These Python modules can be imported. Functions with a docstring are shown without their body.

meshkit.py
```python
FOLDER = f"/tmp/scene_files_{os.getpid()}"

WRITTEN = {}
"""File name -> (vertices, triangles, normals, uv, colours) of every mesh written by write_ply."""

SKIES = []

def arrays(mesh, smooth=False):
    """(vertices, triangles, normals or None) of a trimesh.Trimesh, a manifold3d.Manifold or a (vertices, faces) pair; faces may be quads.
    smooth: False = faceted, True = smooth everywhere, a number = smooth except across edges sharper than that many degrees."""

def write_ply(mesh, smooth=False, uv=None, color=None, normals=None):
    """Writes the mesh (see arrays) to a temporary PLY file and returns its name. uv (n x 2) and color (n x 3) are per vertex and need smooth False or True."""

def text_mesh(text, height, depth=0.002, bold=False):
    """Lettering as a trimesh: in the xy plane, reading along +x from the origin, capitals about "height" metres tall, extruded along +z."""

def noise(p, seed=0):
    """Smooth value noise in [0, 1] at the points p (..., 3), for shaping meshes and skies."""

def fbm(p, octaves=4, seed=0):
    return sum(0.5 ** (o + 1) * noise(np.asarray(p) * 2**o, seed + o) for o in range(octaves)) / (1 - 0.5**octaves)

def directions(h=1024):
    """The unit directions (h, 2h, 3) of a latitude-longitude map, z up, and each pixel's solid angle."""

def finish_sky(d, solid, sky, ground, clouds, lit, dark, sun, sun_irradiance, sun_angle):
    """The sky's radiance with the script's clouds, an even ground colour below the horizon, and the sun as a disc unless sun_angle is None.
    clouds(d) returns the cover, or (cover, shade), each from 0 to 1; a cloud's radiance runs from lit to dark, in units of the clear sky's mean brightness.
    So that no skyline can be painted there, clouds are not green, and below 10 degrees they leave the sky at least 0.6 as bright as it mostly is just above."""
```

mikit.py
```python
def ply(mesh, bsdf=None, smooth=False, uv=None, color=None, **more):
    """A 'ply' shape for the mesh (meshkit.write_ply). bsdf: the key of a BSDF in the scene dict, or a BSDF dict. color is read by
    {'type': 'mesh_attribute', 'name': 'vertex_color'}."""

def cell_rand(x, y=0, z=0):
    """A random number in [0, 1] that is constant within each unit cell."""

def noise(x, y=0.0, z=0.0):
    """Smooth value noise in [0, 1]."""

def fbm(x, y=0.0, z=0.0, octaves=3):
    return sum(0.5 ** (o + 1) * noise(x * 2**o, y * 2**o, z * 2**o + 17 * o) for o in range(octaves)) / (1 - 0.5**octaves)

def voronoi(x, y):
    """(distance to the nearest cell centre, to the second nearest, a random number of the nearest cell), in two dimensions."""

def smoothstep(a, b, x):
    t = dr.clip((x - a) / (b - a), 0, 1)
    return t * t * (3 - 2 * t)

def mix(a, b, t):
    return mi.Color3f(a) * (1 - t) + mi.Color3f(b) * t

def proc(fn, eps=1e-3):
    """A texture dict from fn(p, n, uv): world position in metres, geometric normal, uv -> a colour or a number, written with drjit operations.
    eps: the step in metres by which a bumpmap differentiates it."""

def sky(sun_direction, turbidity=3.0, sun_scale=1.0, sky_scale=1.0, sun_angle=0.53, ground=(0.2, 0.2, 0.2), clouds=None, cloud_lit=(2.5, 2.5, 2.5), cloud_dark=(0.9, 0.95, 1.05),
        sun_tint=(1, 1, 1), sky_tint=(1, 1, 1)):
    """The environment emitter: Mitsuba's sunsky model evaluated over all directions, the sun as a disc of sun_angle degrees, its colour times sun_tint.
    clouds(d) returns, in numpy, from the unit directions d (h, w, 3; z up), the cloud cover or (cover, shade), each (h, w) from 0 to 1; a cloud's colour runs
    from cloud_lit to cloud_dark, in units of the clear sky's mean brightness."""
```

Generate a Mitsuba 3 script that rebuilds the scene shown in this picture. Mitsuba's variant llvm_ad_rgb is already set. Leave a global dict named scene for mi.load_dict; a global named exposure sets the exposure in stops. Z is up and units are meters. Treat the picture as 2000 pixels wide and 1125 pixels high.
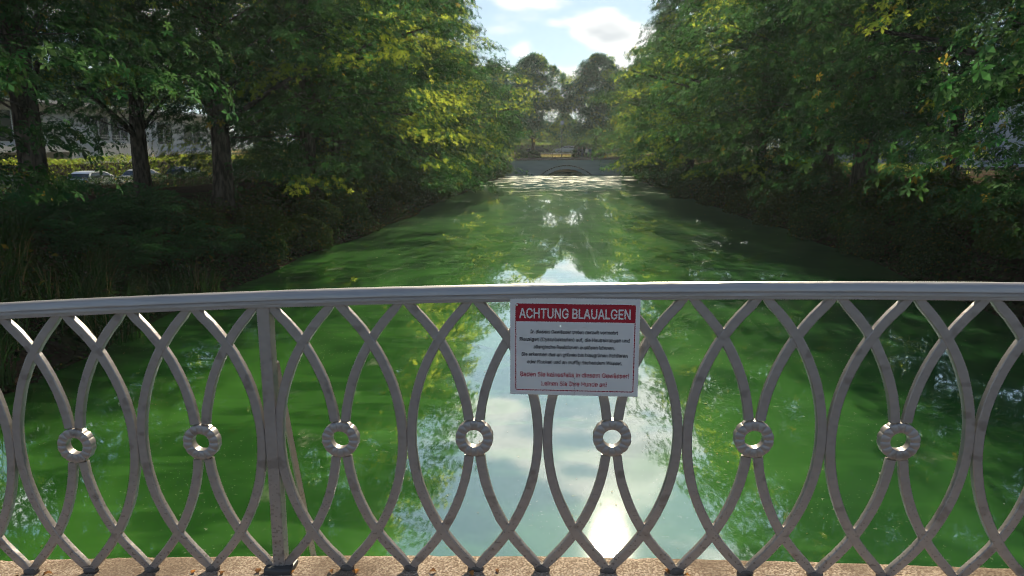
import math
import numpy as np, trimesh, drjit as dr, mitsuba as mi, mikit, meshkit
import manifold3d as m3
from shapely.geometry import Polygon, box as sbox
from shapely.ops import unary_union
from mikit import noise, fbm, voronoi, smoothstep, mix, proc

T = mi.ScalarTransform4f
RNG = np.random.default_rng(7)
scene, labels = {}, {}

# ------------------------------------------------------------------ camera, sky, exposure
EYE = 3.67                       # metres above the water
PITCH, YAW, FPX = math.atan((562.5 - 290) / 1445), math.radians(4.15), 1445.0
fwd = [-math.sin(YAW) * math.cos(PITCH), math.cos(YAW) * math.cos(PITCH), -math.sin(PITCH)]
scene['camera'] = {'type': 'perspective', 'fov': math.degrees(2 * math.atan(1000 / FPX)), 'fov_axis': 'x',
                   'near_clip': 0.05, 'far_clip': 4000.0, 'medium': {'type': 'ref', 'id': 'haze_air'},
                   'to_world': T().look_at(origin=[0, 0, EYE], target=[fwd[0], fwd[1], EYE + fwd[2]], up=[0, 0, 1])}
SUN = np.array([0.0606, 0.8628, 0.502])


def clouds(d):
    az = np.degrees(np.arctan2(d[..., 0], d[..., 1]))
    el = np.degrees(np.arcsin(np.clip(d[..., 2], -1, 1)))
    q = np.stack([d[..., 0], d[..., 1], d[..., 2] * 2.2], -1)
    n = meshkit.fbm(q * 7.0 + 3.1, 6, 5) * 0.7 + meshkit.fbm(q * 2.6, 3, 9) * 0.3
    fine = meshkit.fbm(q * 22.0, 5, 3)
    lump = meshkit.fbm(q * 15.0 + 1.7, 5, 21)
    puff = 0
    for a, e, sa, se, w in ((2.0, 8.3, 2.6, 1.3, .30), (-3.3, 7.2, 1.3, .9, .24), (-.4, 5.6, 4.5, .8, .20), (-2.2, 10.8, 2.2, .9, .22), (6.2, 23.8, 2.6, 2.0, .3), (-6, 20, 4, 1.5, .2)):
        puff = np.maximum(puff, w * (.35 + 1.3 * lump) * np.exp(-(((az - a) / sa) ** 2 + ((el - e) / se) ** 2)))
    f = n + puff + (fine - .5) * .22 - .055 * np.clip((el - 11) / 5, 0, 1)
    cover = np.clip((f - .49) / .12, 0, 1)
    cover = cover * cover * (3 - 2 * cover)
    shade = np.clip((f - .60) / .16, 0, 1) * np.clip(.35 + 1.6 * (meshkit.fbm(q * 11 + 8, 4, 2) - .32), 0, 1)
    return cover * .93, shade


scene['sky'] = mikit.sky(SUN.tolist(), turbidity=2.1, sky_scale=.62, sun_angle=.8, sun_tint=(.91, 1.0, 1.08), clouds=clouds, cloud_lit=(4.6, 4.55, 4.4), cloud_dark=(2.6, 2.75, 2.85))
exposure = 2.55
scene['haze_air'] = {'type': 'homogeneous', 'albedo': {'type': 'rgb', 'value': [.80, .92, 1.0]},
                     'sigma_t': 0.00038, 'phase': {'type': 'hg', 'g': .35}}

# ------------------------------------------------------------------ materials


def rgb(*c):
    return {'type': 'rgb', 'value': list(c)}


def fx(a, b, c):
    return lambda p, n, uv: mix(a, b, c(p))


def principled(col, rough=.6, **k):
    return {'type': 'principled', 'base_color': col if isinstance(col, dict) else rgb(*col), 'roughness': rough, **k}


def two(b):
    return {'type': 'twosided', 'bsdf': b}


def bump(b, fn, scale, eps=1e-3):
    t = proc(fn, eps)
    return {'type': 'bumpmap', 'arbitrary': t, 'scale': scale, 'bsdf': b}


# leaves: per-leaf colours come from the mesh
scene['leaf'] = {'type': 'principledthin', 'base_color': {'type': 'mesh_attribute', 'name': 'vertex_color'}, 'roughness': .42, 'diff_trans': 1.3, 'eta': 1.45}
scene['blade'] = {'type': 'principledthin', 'base_color': {'type': 'mesh_attribute', 'name': 'vertex_color'}, 'roughness': .5, 'diff_trans': .8, 'eta': 1.4}


def bark_fn(p, n, uv):
    k = fbm(p.x * 14, p.y * 14, p.z * 3.0, 3)
    return mix([.035, .028, .022], [.13, .105, .085], smoothstep(.3, .75, k))


scene['bark'] = two({'type': 'diffuse', 'reflectance': proc(bark_fn)})


def soil_fn(p, n, uv):
    k = fbm(p.x * 1.7, p.y * 1.7, p.z, 4)
    f = noise(p.x * 16, p.y * 16, p.z * 16)
    c = mix([.03, .02, .015], [.085, .055, .04], smoothstep(.25, .8, k * .6 + f * .4))
    c = mix(c, mi.Color3f([.05, .075, .02]), smoothstep(.5, .72, fbm(p.x * .35 + 9, p.y * .35, 0, 3)) * .7)
    dry = smoothstep(112, 121, p.y)
    tan = mix([.48, .36, .15], [.24, .24, .08], smoothstep(.35, .7, fbm(p.x * .5, p.y * .5, 3, 3)))
    return mix(c, tan, dry * .85)


scene['soil'] = two({'type': 'diffuse', 'reflectance': proc(soil_fn)})


def asphalt_fn(p, n, uv):
    return mix([.05, .05, .052], [.11, .105, .10], fbm(p.x * 3, p.y * 3, 0, 4))


scene['asphalt'] = two({'type': 'diffuse', 'reflectance': proc(asphalt_fn)})


def scum_mask(p):
    w = fbm(p.x * .5, p.y * .16, 4, 3)
    far = smoothstep(44, 95, p.y)
    a = smoothstep(.74 - .34 * far, .90 - .24 * far, fbm(p.x * 1.3 + 3 * w, p.y * 1.15 + 2 * w, 1, 5))
    g = smoothstep(.30, .75, noise(p.x * 9, p.y * 6, 2) * .45 + noise(p.x * 31, p.y * 18, 6) * .55)
    specks = smoothstep(.92, .95, noise(p.x * 34, p.y * 34, 11)) * smoothstep(.45, .7, fbm(p.x * .7, p.y * .7, 7, 3))
    return dr.clip(a * (.2 + .8 * g) * (.25 + .75 * far) + .5 * specks, 0, 1)


def algae_fn(p, n, uv):
    wx = fbm(p.x * .33 + 5, p.y * .25, 0, 3) * 3.2
    k = fbm(p.x * .75 + wx, p.y * .55 + wx * 1.3, 2, 4)
    streak = fbm(p.x * .9 + wx * 2, p.y * 3.2 - wx, 5, 3)
    c = mix([.022, .095, .015], [.058, .20, .03], smoothstep(.3, .7, k))
    c = mix(c, mi.Color3f([.085, .27, .045]), smoothstep(.52, .75, streak) * .38)
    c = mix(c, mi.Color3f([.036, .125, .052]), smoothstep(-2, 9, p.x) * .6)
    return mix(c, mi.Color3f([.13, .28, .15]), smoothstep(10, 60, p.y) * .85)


def ripple_fn(p, n, uv):
    return noise(p.x * 2.1, p.y * 2.9, 1) * .6 + noise(p.x * 5.7, p.y * 7.7, 3) * .3 + noise(p.x * .6, p.y * .8, 8) * 1.2


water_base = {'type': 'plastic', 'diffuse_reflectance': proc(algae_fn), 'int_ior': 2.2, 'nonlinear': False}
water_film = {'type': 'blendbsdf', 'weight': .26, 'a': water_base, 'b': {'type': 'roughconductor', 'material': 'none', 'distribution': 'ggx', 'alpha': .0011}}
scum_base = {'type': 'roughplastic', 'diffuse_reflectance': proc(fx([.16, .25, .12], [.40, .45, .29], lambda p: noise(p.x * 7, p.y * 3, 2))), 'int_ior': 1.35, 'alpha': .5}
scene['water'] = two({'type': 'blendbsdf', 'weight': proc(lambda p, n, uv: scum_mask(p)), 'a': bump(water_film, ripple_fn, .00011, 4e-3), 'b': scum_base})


def paint_fn(p, n, uv):
    k = fbm(p.x * 55, p.y * 55, p.z * 55, 3)
    d = smoothstep(.62, .8, fbm(p.x * 21, p.y * 21, p.z * 21 + 4, 3))
    c = mix([.265, .240, .230], [.335, .305, .294], k)
    spots = smoothstep(.70, .76, noise(p.x * 130, p.y * 130, p.z * 130)) * smoothstep(2.75, 2.25, p.z)
    c = mix(c, mi.Color3f([.12, .10, .09]), d * .5)
    rust = smoothstep(.66, .78, fbm(p.x * 9 + 3, p.y * 40, p.z * 30, 4)) * smoothstep(2.6, 2.2, p.z)
    return mix(mix(c, mi.Color3f([.13, .075, .045]), rust * .3), mi.Color3f([.07, .06, .055]), spots * .55)


def hammer_fn(p, n, uv):
    return noise(p.x * 75, p.y * 75, p.z * 75) + .4 * noise(p.x * 190, p.y * 190, p.z * 190)


scene['silver_paint'] = two(bump(principled(proc(paint_fn), .42, specular=.9, metallic=.4, clearcoat=.6, clearcoat_gloss=.6), hammer_fn, .0008, 1e-3))
scene['rail_paint'] = two(bump(principled(proc(fx([.32, .31, .31], [.42, .41, .41], lambda p: fbm(p.x * 6, p.y * 60, p.z * 60, 3))), .44, specular=.8, metallic=.45),
                               lambda p, n, uv: noise(p.x * 9, p.y * 120, p.z * 120) + .5 * noise(p.x * 60, p.y * 90, p.z * 90), .0009))
scene['old_iron'] = two(principled(proc(fx([.05, .042, .036], [.16, .14, .13], lambda p: fbm(p.x * 40, p.y * 40, p.z * 40, 3))), .6, specular=.4))
scene['dark_iron'] = two(principled((.05, .05, .05), .45, specular=.5))


def concrete_fn(p, n, uv):
    a, b, c = voronoi(p.x * 130, p.y * 130)
    k = fbm(p.x * 5, p.y * 5, p.z * 5, 4)
    col = mix([.27, .20, .148], [.60, .50, .40], c)
    col = mix(col, mi.Color3f([.17, .125, .095]), smoothstep(.42, .62, a) * .7)
    return mix(col, mi.Color3f([.16, .12, .09]), smoothstep(.46, .72, k) * .65)


scene['pebble_concrete'] = two(bump({'type': 'diffuse', 'reflectance': proc(concrete_fn)}, lambda p, n, uv: 1 - voronoi(p.x * 130, p.y * 130)[0], .0025, 1.5e-3))
scene['grey_wall'] = two({'type': 'diffuse', 'reflectance': proc(fx([.25, .285, .32], [.36, .40, .435], lambda p: fbm(p.x * .8, p.y * .8, p.z * 3, 4)))})
scene['wall_ring'] = two({'type': 'diffuse', 'reflectance': proc(fx([.30, .335, .36], [.42, .45, .47], lambda p: fbm(p.x * 2, p.y * 2, p.z * 2, 3)))})
scene['brown_cap'] = two({'type': 'diffuse', 'reflectance': proc(fx([.11, .085, .075], [.19, .15, .13], lambda p: fbm(p.x * 2, p.y * 2, p.z * 5, 3)))})
scene['sign_white'] = two(principled(proc(fx([.60, .60, .60], [.66, .66, .655], lambda p: fbm(p.x * 14, p.y * 14, p.z * 14, 3))), .42, specular=.35))
scene['sign_red'] = two(principled((.33, .012, .028), .42, specular=.35))
scene['sign_black'] = two(principled((.03, .03, .035), .5))
scene['steel'] = two(principled((.62, .62, .6), .3, metallic=.9))
scene['plaster'] = two({'type': 'diffuse', 'reflectance': proc(fx([.60, .585, .54], [.70, .69, .65], lambda p: fbm(p.x, p.y, p.z * .6, 4)))})
scene['brick_red'] = two({'type': 'diffuse', 'reflectance': proc(fx([.20, .10, .08], [.32, .17, .13], lambda p: fbm(p.x * 2, p.y * 2, p.z * 6, 3)))})
scene['dark_glass'] = two(principled((.02, .025, .03), .08, specular=.8))
scene['tyre'] = two({'type': 'diffuse', 'reflectance': rgb(.02, .02, .02)})
scene['fence_wood'] = two({'type': 'diffuse', 'reflectance': rgb(.07, .045, .03)})
scene['pale_metal'] = two(principled((.55, .56, .56), .4, metallic=.3))
scene['cloth_dark'] = two({'type': 'diffuse', 'reflectance': rgb(.02, .022, .035)})
scene['cloth_blue'] = two({'type': 'diffuse', 'reflectance': rgb(.03, .05, .12)})
scene['cloth_light'] = two({'type': 'diffuse', 'reflectance': rgb(.45, .42, .40)})
scene['skin'] = two(principled((.45, .28, .2), .5))
scene['hair_dark'] = two({'type': 'diffuse', 'reflectance': rgb(.03, .02, .015)})
PAINTS = {'silver': (.52, .55, .58), 'green': (.03, .07, .06), 'white': (.68, .7, .72), 'black': (.02, .02, .025), 'blue': (.12, .26, .42), 'tan': (.40, .38, .33)}
for k_, c_ in PAINTS.items():
    scene['car_' + k_] = two(principled(c_, .25, specular=.6, clearcoat=1.0, metallic=.2))

# ------------------------------------------------------------------ helpers


def put(key, shape, label=None, cat=None, group=None, kind=None, m=None):
    base = key
    i = 0
    while key in scene:
        i += 1
        key = f'{base}_{i:03d}'
    if m is not None:
        shape = {**shape, 'to_world': m}
    scene[key] = shape
    tag(key, label, cat, group, kind)
    return key


def tag(key, label=None, cat=None, group=None, kind=None):
    e = {k: v for k, v in (('label', label), ('category', cat), ('group', group), ('kind', kind)) if v}
    if e:
        labels[key] = e


TAKEN = {}


def thing(name, label, cat, group=None, kind=None):
    """A thing whose parts follow: a free key."""
    i = TAKEN.get(name, 0)
    TAKEN[name] = i + 1
    key = name if i == 0 else f'{name}_{i:03d}'
    tag(key, label, cat, group, kind)
    return key


def cat_mesh(ms):
    return trimesh.util.concatenate(ms)


def bx(x0, x1, y0, y1, z0, z1):
    return trimesh.creation.box(bounds=[[min(x0, x1), min(y0, y1), min(z0, z1)], [max(x0, x1), max(y0, y1), max(z0, z1)]])


def tube(pts, rad, sides=7):
    p = np.asarray(pts, float)
    r = np.broadcast_to(np.asarray(rad, float), (len(p),))
    t = np.gradient(p, axis=0)
    t /= np.linalg.norm(t, axis=1, keepdims=True) + 1e-12
    ref = np.where(np.abs(t[:, 2:]) < .9, [0, 0, 1.], [1., 0, 0])
    a = np.cross(t, ref)
    a /= np.linalg.norm(a, axis=1, keepdims=True)
    b = np.cross(t, a)
    an = np.arange(sides) * 2 * np.pi / sides
    v = (p[:, None] + r[:, None, None] * (np.cos(an)[None, :, None] * a[:, None] + np.sin(an)[None, :, None] * b[:, None])).reshape(-1, 3)
    i, j = np.meshgrid(np.arange(len(p) - 1), np.arange(sides), indexing='ij')
    q = np.stack([i * sides + j, i * sides + (j + 1) % sides, (i + 1) * sides + (j + 1) % sides, (i + 1) * sides + j], -1).reshape(-1, 4)
    f = np.vstack([q[:, [0, 2, 1]], q[:, [0, 3, 2]]])
    n = len(v)
    v = np.vstack([v, p[0], p[-1]])
    k = np.arange(sides)
    k2 = (k + 1) % sides
    f = np.vstack([f, np.stack([np.full(sides, n), k, k2], 1), np.stack([np.full(sides, n + 1), (len(p) - 1) * sides + k2, (len(p) - 1) * sides + k], 1)])
    return trimesh.Trimesh(v, f, process=False)


def norm(a):
    return a / (np.linalg.norm(a, axis=-1, keepdims=True) + 1e-12)


def leaves(pos, nrm, out, size, col, k=7, spread=125, wid=.36, droop=.22):
    """k-fingered leaves: returns (V, F, C)."""
    n = norm(nrm)
    t = norm(out - n * (out * n).sum(-1, keepdims=True) + 1e-6)
    b = np.cross(n, t)
    N = len(pos)
    V, F = [], []
    base = np.arange(N) * (1 + 3 * k)
    V.append(pos[:, None])
    for i in range(k):
        ph = math.radians(-spread + 2 * spread * i / (k - 1)) if k > 1 else 0.0
        L = (size * (1 - .38 * abs(ph) / math.radians(max(spread, 1))))[:, None]
        u = t * math.cos(ph) + b * math.sin(ph)
        w = b * math.cos(ph) - t * math.sin(ph)
        mid = pos + u * L * .62 - n * L * droop * .25
        tip = pos + u * L - n * L * droop
        V += [np.stack([mid - w * L * wid * .5 + n * L * .02, tip, mid + w * L * wid * .5 + n * L * .02], 1)]
        o = base + 1 + 3 * i
        F += [np.stack([base, o, o + 2], 1), np.stack([o, o + 1, o + 2], 1)]
    V = np.concatenate(V, 1).reshape(-1, 3)
    return V, np.concatenate(F), np.repeat(col, 1 + 3 * k, axis=0)


def join(parts):
    V, F, C, o = [], [], [], 0
    for v, f, c in parts:
        V.append(v), F.append(f + o), C.append(c)
        o += len(v)
    return np.concatenate(V), np.concatenate(F), np.concatenate(C)


def leafply(vfc, bsdf='leaf'):
    return mikit.ply((vfc[0], vfc[1]), bsdf, color=np.clip(vfc[2], 0, 1))


def leaf_cols(n, rng, base=(.070, .150, .022), yellow=.06, var=.3):
    c = np.array(base)[None] * (1 + var * rng.normal(size=(n, 1)) * .6) * (1 + .10 * rng.normal(size=(n, 3)))
    y = rng.random(n) < yellow
    c[y] = np.array([.26, .20, .035]) * (1 + .2 * rng.normal(size=(y.sum(), 1)))
    return np.clip(c, .008, .6)


# ------------------------------------------------------------------ the lie of the land
def edge_l(y):
    return -8.75 + .25 * np.sin(np.asarray(y) * .21) + .15 * np.sin(np.asarray(y) * .63 + 1)


def edge_r(y):
    y = np.asarray(y, float)
    return 9.9 - 1.1 * np.clip((y - 45) / 30, 0, 1) + .25 * np.sin(y * .19 + 2) + .15 * np.sin(y * .57)


def ss(a, b, x):
    t = np.clip((x - a) / (b - a), 0, 1)
    return t * t * (3 - 2 * t)


def height(x, y):
    x, y = np.asarray(x, float), np.asarray(y, float)
    d = np.where(x < 0, edge_l(y) - x, x - edge_r(y))
    bank = -1.3 + 1.3 * ss(-1.6, .0, d) + 1.68 * ss(-.1, 3.0, d)
    bank = bank - 1.0 * ss(19, 28, -x) * (x < 0) - .25 * ss(18, 28, x)
    endw = ss(118.6, 119.4, y)
    plain = 2.15 + .55 * ss(125, 150, y)
    side = ss(100, 112, y) * (d > 0)
    h = bank * (1 - side) + plain * side
    h = h * (1 - endw) + plain * endw
    n = meshkit.noise(np.stack([x * .9, y * .9, x * 0], -1), 3) - .5
    n2 = meshkit.noise(np.stack([x * 3.1, y * 3.1, x * 0], -1), 8) - .5
    return h + (n * .16 + n2 * .07) * ss(-.3, .8, d) * (1 - ss(25, 29, np.abs(x)))


def grid_mesh(xs, ys, zf):
    X, Y = np.meshgrid(xs, ys, indexing='ij')
    Z = zf(X, Y)
    v = np.stack([X, Y, Z], -1).reshape(-1, 3)
    i, j = np.meshgrid(np.arange(len(xs) - 1), np.arange(len(ys) - 1), indexing='ij')
    a = i * len(ys) + j
    q = np.stack([a, a + len(ys), a + len(ys) + 1, a + 1], -1).reshape(-1, 4)
    return v, q


gx = np.concatenate([[-600, -400, -200, -120, -80, -60, -50, -44, -40], np.arange(-38, -16, .9), np.arange(-16, -6, .22), np.arange(-6, 6.5, 1.5),
                     np.arange(7, 15, .22), np.arange(15, 40, 1.0), [42, 50, 60, 80, 120, 200, 400, 600]])
gy = np.concatenate([[-300, -200, -80, -40, -20, -10], np.arange(-5, 60, .45), np.arange(60, 118, .9), np.arange(118, 121, .2), np.arange(121, 160, 2), [170, 190, 230, 300, 400, 600, 900]])
put('ground', mikit.ply(grid_mesh(gx, gy, height), 'soil', smooth=True), 'brown earthen banks and park ground on both sides of the canal', 'ground', kind='structure')
wv = grid_mesh(np.linspace(-14, 14, 15), np.linspace(-30, 119.5, 60), lambda X, Y: X * 0)
put('canal_water', mikit.ply(wv, 'water', smooth=True), 'green algae covered canal water between tree lined banks', 'water', kind='structure')
road_v = grid_mesh(np.linspace(-35.2, -29.6, 5), np.linspace(-30, 118, 60), lambda X, Y: height(X, Y) * 0 + height(np.full_like(X, -32.0), Y) + .045)
put('street', mikit.ply(road_v, 'asphalt', smooth=True), 'asphalt street with parked cars behind the left row of trees', 'street', kind='structure')
far_v = grid_mesh(np.linspace(-90, 90, 20), np.linspace(143, 163, 6), lambda X, Y: height(X, Y) + .05)
put('street_001', mikit.ply(far_v, 'asphalt', smooth=True), 'asphalt street crossing behind the far bridge', 'street', kind='structure')

# ------------------------------------------------------------------ near bridge, railing, sign
YR = 2.30
QX = np.array([-1.889, -1.44, -1.003, -.579, -.167, .313, .78, 1.38])
QZ = np.array([3.164, 3.188, 3.209, 3.232, 3.251, 3.263, 3.268, 3.272])
QC = np.polyfit(QX, QZ, 2)


def ztop(x):
    x = np.clip(np.asarray(x, float), -4, 3.6)
    return np.polyval(QC, x)


def zbase(x):
    return ztop(x) - .992


def sweep_x(profile, xs, zf):
    """Extrudes a closed (y, z) profile along x, following zf."""
    P = np.asarray(profile, float)
    n = len(P)
    v = np.concatenate([np.column_stack([np.full(n, x), P[:, 0], P[:, 1] + zf(x)]) for x in xs])
    i, j = np.meshgrid(np.arange(len(xs) - 1), np.arange(n), indexing='ij')
    q = np.stack([i * n + j, i * n + (j + 1) % n, (i + 1) * n + (j + 1) % n, (i + 1) * n + j], -1).reshape(-1, 4)
    f = np.vstack([q[:, [0, 1, 2]], q[:, [0, 2, 3]]])
    cap = trimesh.creation.triangulate_polygon(Polygon(P), engine='earcut')[1] % n
    f = np.vstack([f, cap[:, ::-1], cap + (len(xs) - 1) * n])
    m = trimesh.Trimesh(v, f, process=False)
    m.fix_normals()
    return m


bridge = thing('canal_bridge', 'near canal bridge with pebbled concrete coping under the silver railing', 'bridge')
xs_c = np.linspace(-4.2, 4.2, 57)
CF = YR + .095


def rough_edge(m, amp, seed):
    v = m.vertices
    m.vertices = v + (meshkit.noise(v * 38, seed)[:, None] - .5) * amp
    return m


cop = [(1.72, -.02), (1.735, 0), *[(1.74 + t * (CF - 1.752), 0) for t in np.linspace(.02, .98, 10)], (CF - .008, -.002), (CF, -.012), (CF, -.26), (1.72, -.26)]
put(bridge + '__coping', mikit.ply(rough_edge(sweep_x(cop, np.linspace(-4.2, 4.2, 240), zbase), .005, 4), 'pebble_concrete', smooth=40))
put(bridge + '__deck', mikit.ply(sweep_x([(-6.5, -.4), (-6.5, -.12), (1.72, -.12), (1.72, -.4)], np.linspace(-14, 14, 40), zbase), 'asphalt'))
put(bridge + '__girder', mikit.ply(sweep_x([(1.95, -1.1), (1.95, -.26), (CF - .06, -.26), (CF - .06, -1.1)], np.linspace(-14, 14, 40), zbase), 'grey_wall'))

rl = thing('railing', 'silver painted iron railing of interlaced arches and rosettes across the near bridge', 'railing')
PER, BW, BD = .4510, .0305, .024
# moulded handrail
dome = [(.030 * math.cos(a), -.0245 + .0245 * math.sin(a) ** .8) for a in np.linspace(0.12, math.pi - .12, 13)]
prof = [(y, z) for y, z in dome] + [(-.0305, -.0255), (-.027, -.0285), (-.0265, -.0305), (-.0285, -.032), (-.0285, -.0405), (-.0265, -.042), (-.0235, -.0435), (-.0235, -.0505), (-.022, -.0525),
                                   (.022, -.0525), (.0235, -.0505), (.0235, -.0435), (.0285, -.0405), (.0285, -.032), (.0265, -.0305), (.0305, -.0255)]
xr = np.linspace(-4.2, 4.2, 260)
hr = sweep_x([(YR + y, z) for y, z in prof], xr, ztop)
hv = hr.vertices
hr.vertices = hv + np.column_stack([hv[:, 0] * 0, (meshkit.noise(hv * [5, 300, 300], 2) - .5) * .0012, (meshkit.noise(hv * [7, 200, 200], 6) - .5) * .0012])
put(rl + '__handrail', mikit.ply(hr, 'rail_paint', smooth=28))


def bar_mesh(cx, side, z0, z1, a0=0.0, a1=1.0, depth=BD, seed=0):
    """One curved flat bar: an arc from (cx, z0) to (cx, z1) that bulges to SIDE; a0..a1 is the share of it that is built."""
    s, Hh = PER / 2 - BW / 2, z1 - z0
    R = (Hh * Hh / 4 + s * s) / (2 * s)
    half = math.asin(Hh / 2 / R)
    n = max(6, int(26 * (a1 - a0)))
    th = -half + 2 * half * np.linspace(a0, a1, n)
    ox, oz = cx - side * (R - s), (z0 + z1) / 2
    w, d, c = BW / 2, depth / 2, .0028
    sec = [(-w, -d + c), (-w + c, -d), (w - c, -d), (w, -d + c), (w, d - c), (w - c, d), (-w + c, d), (-w, d - c)]
    V = []
    for t in th:
        e = np.array([side * math.cos(t), math.sin(t)])
        for rr, yy in sec:
            p = np.array([ox, oz]) + e * (R + rr)
            px = p[0]
            # mitred at the apex against its mirror image
            if (px - cx) * side < .0004:
                px = cx + side * .0004
            V.append([px, YR + yy, p[1] + float(ztop(px) - ztop(cx))])
    V = np.array(V)
    m_ = len(sec)
    i, j = np.meshgrid(np.arange(n - 1), np.arange(m_), indexing='ij')
    q = np.stack([i * m_ + j, i * m_ + (j + 1) % m_, (i + 1) * m_ + (j + 1) % m_, (i + 1) * m_ + j], -1).reshape(-1, 4)
    F = np.vstack([q[:, [0, 1, 2]], q[:, [0, 2, 3]]])
    cap = np.array([[0, k, k + 1] for k in range(1, m_ - 1)])
    F = np.vstack([F, cap, cap[:, ::-1] + (n - 1) * m_])
    V = V + (meshkit.noise(V * 45 + seed, 5)[:, None] - .5) * .0022
    m = trimesh.Trimesh(V, F, process=False)
    m.fix_normals()
    return m


def ring_mesh():
    nt = 112
    ri, ro = .0300, .0600
    rr = np.array([ri, ri, ri + .002, ri + .008, (ri + ro) / 2, ro - .008, ro - .002, ro, ro])
    yy = np.array([.015, -.0125, -.0152, -.0172, -.0180, -.0172, -.0152, -.0125, .015])
    V = []
    for t in np.arange(nt) * 2 * np.pi / nt:
        fl = abs(math.sin(t * 7)) ** .6
        for r, y in zip(rr, yy):
            k = 1 if y < -.0130 else 0
            rad = r * (1 + (.035 * fl if r > .05 else 0))
            V.append([rad * math.cos(t), y + (.0026 * (1 - fl) if k else 0), rad * math.sin(t)])
    V = np.array(V)
    m_ = len(rr)
    i, j = np.meshgrid(np.arange(nt), np.arange(m_), indexing='ij')
    i2, j2 = (i + 1) % nt, (j + 1) % m_
    q = np.stack([i * m_ + j, i2 * m_ + j, i2 * m_ + j2, i * m_ + j2], -1).reshape(-1, 4)
    m = trimesh.Trimesh(V, np.vstack([q[:, [0, 1, 2]], q[:, [0, 2, 3]]]), process=False)
    m.fix_normals()
    return m


POST_X, GAP = -.978, .032
ring_ply = mikit.ply(ring_mesh(), 'silver_paint', smooth=25)


def lens(cx, odd, sides=(-1, 1)):
    z0, z1 = float(zbase(cx)) + .012, float(ztop(cx)) - .044
    zr = (z0 + z1) / 2
    for s in sides:
        if odd:
            sh = .0555 / (z1 - z0)
            for a0, a1 in ((0, .5 - sh), (.5 + sh, 1)):
                put(rl + '__curved_bar', mikit.ply(bar_mesh(cx, s, z0, z1, a0, a1, BD - .003, cx), 'silver_paint', smooth=35))
        else:
            put(rl + '__curved_bar', mikit.ply(bar_mesh(cx, s, z0, z1, 0, 1, BD, cx), 'silver_paint', smooth=35))


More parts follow.
